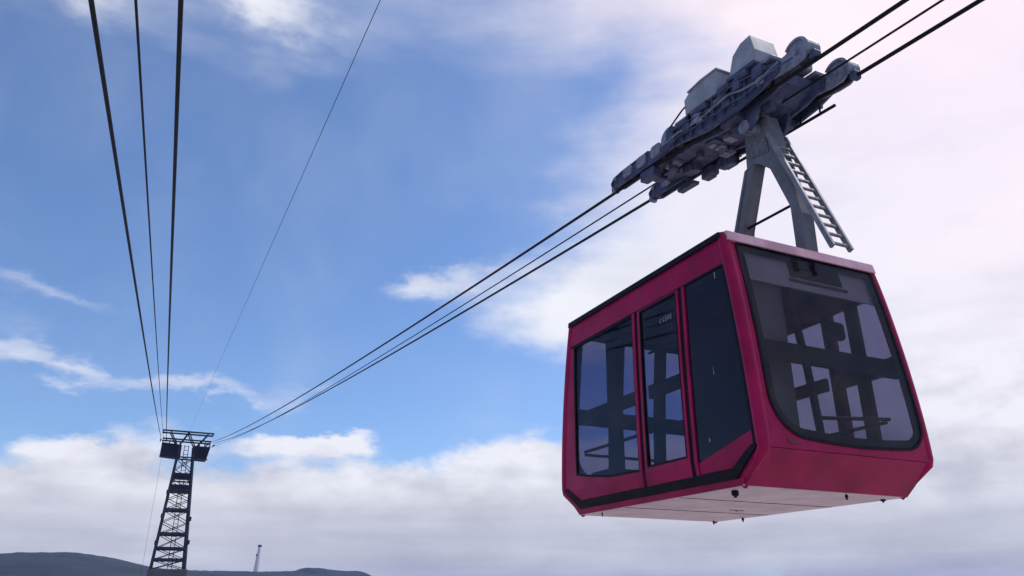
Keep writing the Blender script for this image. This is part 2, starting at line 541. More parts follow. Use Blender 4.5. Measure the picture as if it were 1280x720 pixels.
# ------------------------------------------------------------------ lattice tower
def make_tower():
    root = empty('support_tower', (3.92, TY, 0))
    tag(root, 'dark steel lattice tower with a T-shaped head carrying the ropes', 'tower')

    def Z(z):
        return z * S + CAM_H

    def half(z):      # half width of the lattice at design height z
        return (1.58 + (13.81 - z) * (3.15 - 1.58) / (13.81 - 2.64)) / 2 * S
    base, top = 2.64, 13.81
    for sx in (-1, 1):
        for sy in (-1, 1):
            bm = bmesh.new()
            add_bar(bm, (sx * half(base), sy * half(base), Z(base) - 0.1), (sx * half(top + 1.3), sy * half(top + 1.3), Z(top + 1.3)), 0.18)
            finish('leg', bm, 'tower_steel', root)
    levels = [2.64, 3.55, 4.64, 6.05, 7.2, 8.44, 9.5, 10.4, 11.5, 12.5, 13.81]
    heavy = {8.44, 6.05, 4.64, 3.55}
    for i, z in enumerate(levels):
        h = half(z)
        cs = [(-h, -h), (h, -h), (h, h), (-h, h)]
        if z not in (2.64, 7.2, 9.5, 12.5):
            for k in range(4):
                a, b = cs[k], cs[(k + 1) % 4]
                bm = bmesh.new()
                th = 0.24 if z in heavy else 0.14
                add_bar(bm, (*a, Z(z)), (*b, Z(z)), 0.14, th)
                finish('girt', bm, 'tower_steel', root)
        if i + 1 < len(levels):
            z2 = levels[i + 1]
            h2 = half(z2)
            c2 = [(-h2, -h2), (h2, -h2), (h2, h2), (-h2, h2)]
            for k in range(4):
                m = (k + 1) % 4
                for p, q in ((cs[k], c2[m]), (cs[m], c2[k])):
                    bm = bmesh.new()
                    add_bar(bm, (*p, Z(z)), (*q, Z(z2)), 0.07)
                    finish('diagonal_brace', bm, 'tower_steel', root)
    # solid landings
    for z0, z1 in ((10.25, 10.95), (11.75, 12.15)):
        h = half(z0) + 0.05
        bm = bmesh.new()
        add_box(bm, -h, h, -h, h, Z(z0), Z(z1), 0.02)
        finish('landing', bm, 'tower_cladding', root)
    # inner ladder
    bm = bmesh.new()
    for x in (-0.22, 0.22):
        add_bar(bm, (x + 0.2, 0, Z(2.7)), (x, 0, Z(15.2)), 0.07)
    lad = finish('access_ladder', bm, 'tower_steel', root)
    bm = bmesh.new()
    add_bar(bm, (-0.22, 0, 0), (0.22, 0, 0), 0.05)
    rung = bpy.data.meshes.new('ladder_rung')
    bm.to_mesh(rung)
    bm.free()
    rung.materials.append(MATS['tower_steel'])
    for k in range(30):
        z = 2.9 + k * 0.42
        link('ladder_rung', rung, lad, (0.2 * (1 - (z - 2.7) / 12.5), 0, Z(z)))
    # small brackets on the legs
    for (z, s) in ((4.9, -1), (7.5, -1), (5.0, 1), (7.3, 1), (9.9, -1)):
        bm = bmesh.new()
        add_box(bm, s * half(z) - 0.12 + s * 0.12, s * half(z) + 0.12 + s * 0.12, -half(z) - 0.35, -half(z) - 0.05, Z(z), Z(z) + 0.45, 0.02)
        finish('lamp_bracket', bm, 'tower_steel', root)

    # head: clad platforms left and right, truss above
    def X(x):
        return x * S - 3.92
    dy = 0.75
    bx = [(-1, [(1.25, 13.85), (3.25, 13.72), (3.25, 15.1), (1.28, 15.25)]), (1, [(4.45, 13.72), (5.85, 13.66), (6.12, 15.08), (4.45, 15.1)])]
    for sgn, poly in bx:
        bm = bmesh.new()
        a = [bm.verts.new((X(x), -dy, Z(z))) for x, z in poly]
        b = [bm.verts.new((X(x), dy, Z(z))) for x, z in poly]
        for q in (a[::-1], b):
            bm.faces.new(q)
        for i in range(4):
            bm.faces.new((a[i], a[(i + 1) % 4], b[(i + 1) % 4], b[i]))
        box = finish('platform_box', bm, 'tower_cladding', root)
        xs = [p[0] for p in poly]
        bm = bmesh.new()
        add_bar(bm, (X(min(xs) - .03), -dy - 0.05, Z(13.76)), (X(max(xs) - .15), -dy - 0.05, Z(13.70)), 0.10, 0.14)
        finish('edge_beam', bm, 'tower_steel', box)
    for y in (-dy, dy):
        bm = bmesh.new()
        add_bar(bm, (X(1.15), y, Z(16.52)), (X(6.3), y, Z(16.52)), 0.16)
        finish('top_chord', bm, 'tower_steel', root)
        bm = bmesh.new()
        add_bar(bm, (X(1.25), y, Z(15.66)), (X(6.12), y, Z(15.66)), 0.15)
        finish('lower_chord', bm, 'tower_steel', root)
        for (xa, za), (xb, zb) in (((2.86, 14.9), (3.75, 16.5)), ((4.6, 14.9), (3.75, 16.5)), ((2.86, 14.9), (1.95, 16.5)), ((4.6, 14.9), (5.75, 16.5))):
            bm = bmesh.new()
            add_bar(bm, (X(xa), y, Z(za)), (X(xb), y, Z(zb)), 0.12)
            finish('truss_brace', bm, 'tower_steel', root)
        for x in (1.32, 2.0, 2.6, 5.0, 5.55, 6.04):
            bm = bmesh.new()
            add_bar(bm, (X(x), y, Z(15.1)), (X(x), y, Z(15.66)), 0.07)
            finish('railing_post', bm, 'tower_steel', root)
    for x in (1.2, 3.75, 6.25):
        bm = bmesh.new()
        add_bar(bm, (X(x), -dy, Z(16.52)), (X(x), dy, Z(16.52)), 0.12)
        finish('cross_tie', bm, 'tower_steel', root)
    # saddles where the ropes pass
    for xs in (1.1, 1.65, 5.773, 6.453):
        bm = bmesh.new()
        pth = [(X(xs), y, Z(15.52 if xs > 3 else 15.76) - 0.10 - 0.10 * (y / 1.3) ** 2 + 0.10 * y) for y in (-1.3, -0.8, -0.3, 0.3, 0.8, 1.3)]
        add_tube(bm, pth, 0.07, 8)
        finish('rope_saddle', bm, 'tower_steel', root)
    # plinth
    bm = bmesh.new()
    h = half(2.64) + 0.25
    add_box(bm, -h, h, -h, h, 0.0, Z(2.64), 0.05)
    finish('concrete_plinth', bm, 'concrete', root)
    # loose wire down the left side
    bm = bmesh.new()
    add_tube(bm, [(X(1.45), -dy, Z(13.8)), (X(1.43), -dy, Z(10)), (X(1.40), -dy, Z(6)), (X(1.40), -dy, 0.02)], 0.012, 6)
    finish('hanging_wire', bm, 'rope_steel', root)


make_tower()


# ------------------------------------------------------------------ far chimney on the ridge
def make_chimney():
    d = RY * 1.0
    root = empty('tall_chimney', (0.1372 * d, d - 40, 0))
    tag(root, 'slender pale chimney with a dark cap standing behind the far ridge', 'chimney')
    zt = 0.0565 * d + CAM_H
    bm = bmesh.new()
    add_tube(bm, [(-5, 0, 0), (-2.5, 0, 60), (0, 0, zt - 4)], [10.5, 8.0, 4.2], 16)
    sh = finish('shaft', bm, 'chimney_paint', root, smooth=True)
    bm = bmesh.new()
    add_tube(bm, [(0, 0, zt - 4), (0, 0, zt - 1.5), (0, 0, zt - 1.4), (0, 0, zt + 2)], [4.8, 4.8, 5.2, 5.0], 16)
    finish('cap', bm, 'chimney_dark', root)
    bm = bmesh.new()
    add_box(bm, -8, -4.5, -6, -2, zt - 28, zt - 23, 0.3)
    finish('service_platform', bm, 'chimney_dark', root)


make_chimney()

# ------------------------------------------------------------------ cable car
CX, CY, CZ = 6.113, 7.166, 0.959 + CAM_H
ROOT = empty('cable_car', (CX, CY, CZ))
tag(ROOT, 'raspberry red aerial cable car cabin hanging from its wheeled carriage on two ropes', 'cable car')
KZ = [0, 0.305, 0.55, 0.8, 1.1, 1.4, 1.7, 2.0, 2.3, 2.55, 2.7]
LPT = [(0, 1.53), (0.305, 1.88), (0.55, 1.872), (0.8, 1.857), (1.1, 1.832), (1.4, 1.80), (1.7, 1.763), (2.0, 1.72), (2.3, 1.67), (2.55, 1.618), (2.7, 1.585)]
WPT = [(0, 1.083), (0.305, 1.118), (0.8, 1.119), (1.4, 1.113), (2.0, 1.10), (2.55, 1.086), (2.7, 1.08)]


def LL(z):
    return interp(z, LPT)


def WW(z):
    return interp(z, WPT)


def face_map(face):
    if face == 'end-':
        return lambda s, z, d: Vector((s, -LL(z) - d, z))
    if face == 'end+':
        return lambda s, z, d: Vector((-s, LL(z) + d, z))
    if face == 'side-':
        return lambda s, z, d: Vector((-WW(z) - d, s, z))
    return lambda s, z, d: Vector((WW(z) + d, s, z))


def patch(name, face, poly, out, thick, material, parent, holes=None, smooth=False):
    """flat outline (s, z) laid on a curved cabin wall; out = how proud, thick = depth inwards"""
    bm = bmesh.new()
    if holes is None:
        bm.faces.new([bm.verts.new((s, z, 0)) for s, z in poly])
    else:
        a = [bm.verts.new((s, z, 0)) for s, z in poly]
        b = [bm.verts.new((s, z, 0)) for s, z in holes]
        n = len(a)
        for i in range(n):
            bm.faces.new((a[i], a[(i + 1) % n], b[(i + 1) % n], b[i]))
    for zc in KZ:
        g = list(bm.verts) + list(bm.edges) + list(bm.faces)
        bmesh.ops.bisect_plane(bm, geom=g, dist=1e-5, plane_co=(0, zc, 0), plane_no=(0, 1, 0))
    r = bmesh.ops.extrude_face_region(bm, geom=list(bm.faces))
    for v in r['geom']:
        if isinstance(v, bmesh.types.BMVert):
            v.co.z = 1.0
    fm = face_map(face)
    for v in bm.verts:
        s, z, k = v.co
        v.co = fm(s, z, out - k * thick)
    return finish(name, bm, material, parent, smooth=smooth)


def rect(s0, s1, z0, z1):
    return [(s0, z0), (s1, z0), (s1, z1), (s0, z1)]


def resample(poly, n):
    """closed outline resampled to n points by angle about its centre"""
    cx = sum(p[0] for p in poly) / len(poly)
    cz = sum(p[1] for p in poly) / len(poly)
    return poly


# --- body shell pieces -------------------------------------------------
P = 'raspberry_paint'
body = None
bm = bmesh.new()
add_box(bm, -1.075, 1.075, -1.52, 1.52, 0.0, 0.05)
body = finish('floor_plate', bm, 'floor_underside', ROOT)
for (x, y, sx, sy, sz) in ((-0.93, -1.22, .10, .07, .09), (0.3, -1.44, .05, .05, .06), (1.0, 0.9, .05, .05, .06), (0.98, -1.3, .06, .05, .03), (-1.0, 1.1, .03, .04, .06), (0.95, 1.42, .05, .05, .05), (0.3, 0.2, .30, .02, .008)):
    bm = bmesh.new()
    sx, sy, sz = sx * 0.7, sy * 0.7, sz * 0.6
    add_box(bm, x - sx / 2, x + sx / 2, y - sy / 2, y + sy / 2, -sz, 0.0, 0.012 if sz > .02 else 0)
    add_tube(bm, [(x, y, -sz - 0.015), (x, y, -sz)], min(sx, sy) * 0.3, 10)
    finish('floor_bracket', bm, 'black_rubber', body)
for y in (-0.52, 0.5):
    bm = bmesh.new()
    add_box(bm, -1.06, 1.06, y - 0.006, y + 0.006, -0.004, 0.0)
    finish('panel_seam', bm, 'interior_frame', body)
# roof
bm = bmesh.new()
r0 = [(1.075, 1.60, 2.50), (1.10, 1.635, 2.53), (1.09, 1.62, 2.575), (0.95, 1.45, 2.66), (0.6, 1.0, 2.69)]
rings = []
for (w, l, z) in r0:
    c = 0.05
    ring = []
    for (sx, sy) in ((-1, -1), (1, -1), (1, 1), (-1, 1)):
        pts = [(sx * (w - c), sy * l), (sx * w, sy * (l - c))]
        if sx * sy > 0:
            pts = pts[::-1]
        ring += [bm.verts.new((x, y, z)) for x, y in pts]
    rings.append(ring)
n = len(rings[0])
for a, b in zip(rings, rings[1:]):
    for i in range(n):
        bm.faces.new((a[i], a[(i + 1) % n], b[(i + 1) % n], b[i]))
bm.faces.new(rings[-1])
bm.faces.new(rings[0][::-1])
roof = finish('roof', bm, 'cabin_lining', ROOT)
roof.data.materials.clear()
roof.data.materials.append(MATS[P])
bm = bmesh.new()
add_box(bm, -1.03, 1.03, -1.55, 1.55, 2.44, 2.495)
finish('ceiling_panel', bm, 'cabin_lining', roof)
bm = bmesh.new()
add_box(bm, -1.04, 1.04, -1.5, 1.5, 0.055, 0.09)
finish('floor_mat', bm, 'cabin_lining', body)
# roof edging: end strips with skylight painted in as pale pink, black gutter along each side
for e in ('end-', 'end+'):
    patch('roof_trim', e, [(-1.06, 2.462), (1.06, 2.462), (1.055, 2.572), (-1.055, 2.572)], 0.035, 0.05, 'skylit_paint', roof)
for e in ('side-', 'side+'):
    patch('gutter', e, [(-1.60, 2.50), (1.60, 2.50), (1.59, 2.565), (-1.59, 2.565)], 0.03, 0.03, 'black_rubber', roof)
# corner posts
for sx in (-1, 1):
    for sy in (-1, 1):
        bm = bmesh.new()
        zs = [0.0, 0.15, 0.30, 0.34] + [0.45 + 0.15 * k for k in range(14)] + [2.52]
        add_tube(bm, [(sx * (WW(z) - 0.045), sy * (LL(z) - 0.05), z) for z in zs], [0.03, 0.035, 0.06, 0.064] + [0.066] * 15, 14)
        finish('corner_post', bm, P, ROOT, smooth=True)


# end walls -------------------------------------------------------------
def end_glass_outline(g):
    """rounded pane outline with grow g"""
    pts = []

    def arc(cx, cz, rx, rz, a0, a1, n):
        for i in range(n + 1):
            a = rad(a0 + (a1 - a0) * i / n)
            pts.append((cx + rx * math.cos(a), cz + rz * math.sin(a)))
    # start bottom-left corner, anticlockwise
    arc(-0.55, 0.83, 0.40 + g, 0.40 + g, 180, 270, 10)
    for k in range(1, 6):
        s = -0.55 + 1.30 * k / 6
        pts.append((s, 0.43 - g - 0.03 * math.sin(math.pi * k / 6)))
    arc(0.75, 0.68, 0.26 + g, 0.25 + g, 270, 360, 10)
    for k in range(1, 6):
        z = 0.68 + (2.40 - 0.68) * k / 6
        pts.append((1.01 + g - 0.03 * k / 6, z))
    arc(0.94, 2.40, 0.04 + g, 0.05 + g, 0, 90, 4)
    for k in range(1, 6):
        pts.append((0.94 - 1.83 * k / 6, 2.45 + g))
    arc(-0.89, 2.40, 0.04 + g, 0.05 + g, 90, 180, 4)
    for k in range(1, 6):
        z = 2.40 + (0.83 - 2.40) * k / 6
        pts.append((-0.93 - g - 0.02 * k / 6, z))
    return pts


def end_outer(inner):
    out = []
    cx, cz = 0.02, 1.4
    for s, z in inner:
        # push to the wall boundary
        t = []
        dsx, dsz = s - cx, z - cz
        best = 9
        for k in range(1, 400):
            f = 1 + k * 0.005
            ss, zz = cx + dsx * f, cz + dsz * f
            if abs(ss) > WW(zz) - 0.045 or zz < 0.30 or zz > 2.5:
                best = f
                break
        ss, zz = cx + dsx * best, cz + dsz * best
        zz = min(max(zz, 0.305), 2.5)
        lim = WW(zz) - 0.045
        out.append((max(-lim, min(lim, ss)), zz))
    # sharpen corners
    for corner in ((-1, 0.305), (1, 0.305), (1, 2.5), (-1, 2.5)):
        c = (corner[0] * (WW(corner[1]) - 0.045), corner[1])
        i = min(range(len(out)), key=lambda j: (out[j][0] - c[0]) ** 2 + (out[j][1] - c[1]) ** 2)
        out[i] = c
    return out


def make_end(face, near):
    inner = end_glass_outline(0.0)
    if not near:
        inner = [(-s, z) for s, z in inner][::-1]
    ring_in = end_glass_outline(0.03)
    if not near:
        ring_in = [(-s, z) for s, z in ring_in][::-1]
    wall = patch('end_panel', face, end_outer(ring_in), 0.0, 0.05, P, ROOT, holes=ring_in)
    # undercut below the belly line
    patch('lower_panel', face, [(-1.065, 0.003), (1.065, 0.003), (1.073, 0.300), (-1.073, 0.300)], 0.0, 0.04, P, wall)
    win = patch('end_window', face, inner, 0.006, 0.012, 'end_glass', ROOT)
    patch('gasket', face, ring_in, 0.012, 0.05, 'black_rubber', win, holes=inner)
    # printed black border of the pane, then the frames inside
    band = end_glass_outline(-0.075)
    if not near:
        band = [(-s, z) for s, z in band][::-1]
    patch('frit_band', face, inner, -0.010, 0.004, 'black_rubber', win, holes=band)
    for z, h in ((1.20, 0.20),):
        patch('transom', face, rect(-1.0, 1.0, z, z + h), -0.06, 0.05, 'interior_frame', win)
    for s, w in ((-0.40, 0.17), (0.33, 0.20)) if not near else ((-0.30, 0.05),):
        patch('mullion', face, rect(s - w / 2, s + w / 2, 0.42, 2.46), -0.055, 0.06, 'interior_frame', win)
    return win


win_near = make_end('end-', True)
win_far = make_end('end+', False)
# lining, vent and blind rail behind the near pane
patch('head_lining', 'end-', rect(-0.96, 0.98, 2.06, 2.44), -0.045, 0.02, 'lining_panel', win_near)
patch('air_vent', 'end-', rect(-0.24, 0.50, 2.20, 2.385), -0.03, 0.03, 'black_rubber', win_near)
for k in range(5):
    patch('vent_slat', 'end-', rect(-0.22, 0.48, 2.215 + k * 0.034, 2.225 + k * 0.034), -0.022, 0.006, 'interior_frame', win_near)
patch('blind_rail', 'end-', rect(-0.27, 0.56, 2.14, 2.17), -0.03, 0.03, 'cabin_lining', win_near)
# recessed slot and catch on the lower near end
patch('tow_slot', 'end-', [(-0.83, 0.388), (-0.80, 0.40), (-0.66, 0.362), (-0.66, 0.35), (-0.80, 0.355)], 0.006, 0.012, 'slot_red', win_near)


# side walls ------------------------------------------------------------
def far_edge(z, inset):
    return LL(z) - inset


def column(inner, side_sign, z0, z1, inset, inner2=None):
    """strip between the cabin end and y = inner"""
    n = 10
    a = [(side_sign * far_edge(z0 + (z1 - z0) * k / n, inset), z0 + (z1 - z0) * k / n) for k in range(n + 1)]
    b = [(inner if inner2 is None else inner + (inner2 - inner) * k / n, z0 + (z1 - z0) * k / n) for k in range(n + 1)]
    return a + b[::-1]


def make_side(face, doors):
    TZ = 1.13 if doors else 1.30
    hd = patch('header', face, [(-1.60, 2.2), (1.60, 2.2), (1.56, 2.5), (-1.56, 2.5)], 0.0, 0.06, P, ROOT)
    patch('header_seam', face, [(-1.57, 2.19), (1.57, 2.19), (1.57, 2.215), (-1.57, 2.215)], 0.006, 0.02, 'black_rubber', hd)
    sill = patch('sill', face, [(0.0, 0.17), (1.45, 0.17), (1.60, 0.22), (1.70, 0.34), (1.49, 0.48), (1.2, 0.43), (0.7, 0.36), (0.0, 0.34)], 0.0, 0.05, P, ROOT)
    patch('end_column', face, column(1.49, 1, 0.335, 2.2, 0.06), -0.003, 0.05, P, ROOT)
    # window
    win = patch('side_window', face, [(0.075, 0.345), (0.7, 0.365), (1.2, 0.435), (1.48, 0.485), (1.485, 2.19), (0.075, 2.19)], -0.012, 0.012, 'side_glass', ROOT)
    patch('window_gasket', face, [(0.07, 0.34), (0.7, 0.36), (1.2, 0.43), (1.49, 0.48), (1.50, 2.2), (0.07, 2.2)], 0.004, 0.03, 'black_rubber', win,
          holes=[(0.09, 0.365), (0.7, 0.385), (1.2, 0.455), (1.465, 0.50), (1.465, 2.17), (0.09, 2.17)])
    patch('transom', face, rect(0.07, 1.49, TZ, TZ + 0.15), -0.05, 0.05, 'interior_frame', win)
    patch('mullion', face, rect(0.52, 0.76, 0.37, 2.2), -0.045, 0.06, 'interior_frame', win)
    # post, door, post
    patch('door_post', face, rect(0.02, 0.07, 0.16, 2.2), 0.012, 0.07, P, ROOT)
    patch('post_seal', face, rect(-0.035, 0.02, 0.16, 2.2), -0.004, 0.05, 'black_rubber', ROOT)
    door = patch('door', face, rect(-0.83, -0.035, 0.165, 2.2), 0.008, 0.05, P, ROOT,
                 holes=rect(-0.785, -0.085, 0.36, 2.185))
    patch('pane', face, rect(-0.785, -0.085, 0.36, 2.185), -0.006, 0.012, 'side_glass', door)
    patch('pane_seal', face, rect(-0.788, -0.082, 0.357, 2.188), 0.011, 0.03, 'black_rubber', door, holes=rect(-0.772, -0.098, 0.38, 2.165))
    patch('transom', face, rect(-0.76, -0.11, TZ, TZ + 0.15), -0.05, 0.05, 'interior_frame', door)
    patch('door_sill', face, rect(-0.83, -0.035, 0.13, 0.160), 0.004, 0.05, 'black_rubber', door)
    patch('post_seal', face, rect(-0.90, -0.83, 0.16, 2.2), -0.004, 0.05, 'black_rubber', ROOT)
    patch('door_post', face, rect(-0.945, -0.90, 0.16, 2.2), 0.012, 0.07, P, ROOT)
    # near bay
    zs = [0.48 + (2.19 - 0.48) * k / 10 for k in range(11)]
    gl = [(-0.946, 0.285), (-0.946, 2.19)] + [(-(LL(z) - 0.13), z) for z in zs[::-1]]
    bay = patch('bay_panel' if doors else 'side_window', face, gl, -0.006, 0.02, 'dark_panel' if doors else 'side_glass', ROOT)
    zs = [0.345 + (2.2 - 0.345) * k / 12 for k in range(13)]
    patch('bay_seal', face, [(-(LL(z) - 0.13), z) for z in zs] + [(-(LL(z) - 0.06), z) for z in zs[::-1]], 0.004, 0.04, 'black_rubber', bay)
    sl = patch('sill', face, [(-0.946, 0.17), (-0.946, 0.28), (-1.74, 0.475), (-1.745, 0.345), (-1.45, 0.17)], 0.0, 0.05, P, ROOT)
    patch('side_skirt', face, [(-1.50, 0.004), (1.50, 0.004), (1.83, 0.300), (-1.83, 0.300)], -0.012, 0.03, P, ROOT)
    # black bump strip and paint below it
    st = patch('bump_strip', face, [(-1.45, 0.068), (1.45, 0.068), (1.80, 0.325), (1.73, 0.345), (1.42, 0.165), (-1.42, 0.165), (-1.73, 0.345), (-1.80, 0.325)], 0.012, 0.05, 'black_rubber', ROOT)
    patch('bottom_rail', face, [(-1.50, 0.003), (1.50, 0.003), (1.56, 0.068), (-1.56, 0.068)], 0.0, 0.04, P, ROOT)
    return win, door, bay


win_l, door_l, bay_l = make_side('side-', True)
win_r, door_r, bay_r = make_side('side+', False)
patch('transom', 'side+', rect(-1.72, -0.97, 1.28, 1.46), -0.05, 0.05, 'interior_frame', bay_r)
patch('mullion', 'side+', rect(-1.35, -1.21, 0.32, 2.2), -0.045, 0.07, 'interior_frame', bay_r)
# small pale slivers on the near side panel
patch('pale_sliver', 'side-', [(-1.312, 1.11), (-1.30, 1.11), (-1.305, 1.20)], 0.0, 0.004, 'white_print', bay_l)
patch('pale_sliver', 'side-', [(-1.165, 0.475), (-1.14, 0.455), (-1.145, 0.51)], 0.0, 0.004, 'white_print', bay_l)
patch('pale_sliver', 'side-', [(-1.455, 2.10), (-1.44, 2.10), (-1.44, 2.17), (-1.455, 2.17)], 0.0, 0.004, 'white_print', bay_l)


# faint lettering on the door pane: two chevrons and a few upright strokes
def stroke(name, a, b, w, parent):
    ax, az = a
    bx_, bz = b
    d = math.hypot(bx_ - ax, bz - az)
    nx, nz = -(bz - az) / d * w / 2, (bx_ - ax) / d * w / 2
    patch(name, 'side-', [(ax + nx, az + nz), (bx_ + nx, bz + nz), (bx_ - nx, bz - nz), (ax - nx, az - nz)], -0.001, 0.003, 'white_print', parent)


# text runs from the far side (left in view, +y) towards the near side (-y)
tz, th = 1.94, 0.055
y = -0.46
for k in range(2):
    stroke('letter_stroke', (y - 0.03, tz + th / 2), (y, tz), 0.010, door_l)
    stroke('letter_stroke', (y, tz), (y - 0.03, tz - th / 2), 0.010, door_l)
    y -= 0.055
for k, form in enumerate(('E', 'I', 'I', 'E')):
    stroke('letter_stroke', (y, tz - th / 2), (y, tz + th / 2), 0.008, door_l)
    if form == 'E':
        for q in (-1, 0, 1):
            stroke('letter_stroke', (y - 0.004, tz + q * th * 0.45), (y - 0.03, tz + q * th * 0.45), 0.007, door_l)
        y -= 0.045
    else:
        y -= 0.022

# interior ---------------------------------------------------------------
for path in ([(-1.0, -1.0, 0.78), (-1.0, 1.45, 0.78)], [(1.0, -1.5, 0.78), (1.0, 1.5, 0.78)], [(-0.9, 1.62, 0.78), (0.9, 1.62, 0.78)],
             [(-0.15, -1.62, 0.70), (0.9, -1.62, 0.78)], [(-0.3, -1.2, 0.06), (-0.3, -1.2, 2.44)], [(0.1, 0.6, 0.06), (0.1, 0.6, 2.44)],
             [(0.0, -1.2, 2.2), (0.0, 1.3, 2.2)]):
    bm = bmesh.new()
    add_tube(bm, path, 0.02, 10)
    finish('handrail', bm, 'interior_frame', ROOT, smooth=True)
bm = bmesh.new()
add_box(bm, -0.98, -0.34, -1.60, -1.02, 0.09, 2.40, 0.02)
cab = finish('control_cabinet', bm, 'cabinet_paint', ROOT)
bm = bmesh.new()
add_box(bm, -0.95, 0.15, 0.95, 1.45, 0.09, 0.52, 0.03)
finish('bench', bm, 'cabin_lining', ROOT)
MONX, MONZ = 0.93, 1.92
bm = bmesh.new()
add_box(bm, MONX - 0.11, MONX + 0.11, -1.16, -1.04, MONZ - 0.11, MONZ + 0.11, 0.05, 3)
finish('monitor', bm, 'interior_frame', ROOT, smooth=True)

# hanger ------------------------------------------------------------------
HX = 6.113 * S - CX      # the rope line stands a little off the cabin centre


def hp(y, z, x=0.0):
    """design point in the hanger plane -> cable car coordinates"""
    return Vector((HX + x, y * S - CY, z * S + CAM_H - CZ))


def plate(name, pts, half_x, material, parent, bev=0.012, xoff=0.0):
    bm = bmesh.new()
    add_prism_x(bm, pts, -half_x + xoff, half_x + xoff, lambda x, s, h: hp(s, h, x), bev)
    return finish(name, bm, material, parent)


zr = (CZ + 2.60 - CAM_H) / S         # roof height in design units
head = plate('hanger_head', [(6.05, 5.36), (5.67, 5.32), (5.60, 4.93), (5.685, 4.62), (5.74, 4.63), (5.87, 4.76), (5.96, 4.83), (6.10, 4.79)], 0.096, 'hanger_steel', ROOT)
plate('leg', [(6.098, 4.785), (5.962, 4.825), (6.29, 4.10), (6.45, zr), (6.60, zr), (6.40, 4.11)], 0.096, 'hanger_steel', head)
plate('leg', [(5.735, 4.625), (5.69, 4.615), (5.605, 4.925), (5.38, 3.89), (5.395, zr), (5.535, zr), (5.505, 4.03)], 0.096, 'hanger_steel', head)
for y in (6.50, 5.50):
    bm = bmesh.new()
    c = hp(y, zr)
    add_box(bm, c.x - 0.16, c.x + 0.16, c.y - 0.12, c.y + 0.12, c.z - 0.06, c.z + 0.025, 0.01)
    finish('foot_plate', bm, 'hanger_steel', head)
for xo in (-0.104, 0.104):          # flanges along the far leg
    plate('leg_flange', [(6.12, 4.79), (6.08, 4.80), (6.37, 4.11), (6.56, zr), (6.615, zr), (6.415, 4.11)], 0.008, 'hanger_steel', head, 0, xo)
bm = bmesh.new()
add_tube(bm, [hp(5.50, 4.09, 0.0), hp(6.32, 4.12, 0.0)], 0.017, 10)
finish('brace_rod', bm, 'rope_steel', head)
bm = bmesh.new()
add_tube(bm, [hp(5.86, 5.22, -0.30), hp(5.86, 5.22, 0.30)], 0.09, 18)
finish('pivot_pin', bm, 'worn_steel', head, smooth=True)
for xo in (-0.104, 0.104):
    gp = plate('gusset_plate', [(6.00, 5.10), (5.72, 5.06), (5.70, 4.84), (5.98, 4.90)], 0.008, 'hanger_steel', head, 0, xo)
    for (yy, zz) in ((5.96, 5.06), (5.85, 5.04), (5.75, 5.02), (5.75, 4.89), (5.85, 4.91), (5.95, 4.93)):
        bm = bmesh.new()
        q = 0.112 if xo > 0 else -0.112
        add_tube(bm, [hp(yy, zz, q), hp(yy, zz, q * 1.14)], 0.018, 6)
        finish('plate_bolt', bm, 'worn_steel', head)
# dome on the roof beside the near foot
bm = bmesh.new()
c = hp(5.82, zr)
bmesh.ops.create_uvsphere(bm, u_segments=18, v_segments=10, radius=0.13, matrix=Matrix.Translation((c.x - 0.05, c.y, c.z + 0.02)))
finish('roof_pulley', bm, 'worn_steel', roof, smooth=True)
# ladder on the near leg
la, lb = hp(5.665, 5.06, -0.10), hp(5.03, 3.33, -0.10)
lad = None
for xo in (0.0, 0.27):
    bm = bmesh.new()
    add_bar(bm, la + Vector((xo - 0.02, 0, 0)), lb + Vector((xo - 0.02, 0, 0)), 0.034, 0.06, up=(0, 1, 0))
    if lad is None:
        lad = finish('ladder', bm, 'ladder_steel', ROOT)
    else:
        finish('ladder_rail', bm, 'ladder_steel', lad)
bm = bmesh.new()
add_tube(bm, [(0, 0, 0), (0.27, 0, 0)], 0.020, 8)
rung = bpy.data.meshes.new('rung')
bm.to_mesh(rung)
bm.free()
rung.materials.append(MATS['ladder_steel'])
for k in range(13):
    t = (k + 0.6) / 13
    link('rung', rung, lad, la.lerp(lb, t) + Vector((-0.02, 0, 0)))
for t in (0.12, 0.42):
    bm = bmesh.new()
    p = la.lerp(lb, t) + Vector((0.1, 0, 0))
    add_bar(bm, p, p + Vector((0, 0.16, 0.02)), 0.03)
    finish('ladder_bracket', bm, 'ladder_steel', lad)

# carriage ----------------------------------------------------------------
AL = math.atan(0.0855)
CO = Vector((HX, 6.5 * S - CY, (4.96 + 0.0867 * 6.5 + 0.00036 * 42) * S + CAM_H - CZ))


def cm(x, s, h):
    """carriage frame: x across, s along the rope (far = +), h above the rope"""
    if h > 0:
        h *= 0.78
    return CO + Vector((x * S, (s * math.cos(AL) - h * math.sin(AL)) * S, (s * math.sin(AL) + h * math.cos(AL)) * S))


def cplate(name, poly, x0, x1, material, parent, bev=0.008, smooth=False):
    bm = bmesh.new()
    add_prism_x(bm, poly, x0, x1, cm, bev)
    return finish(name, bm, material, parent, smooth)


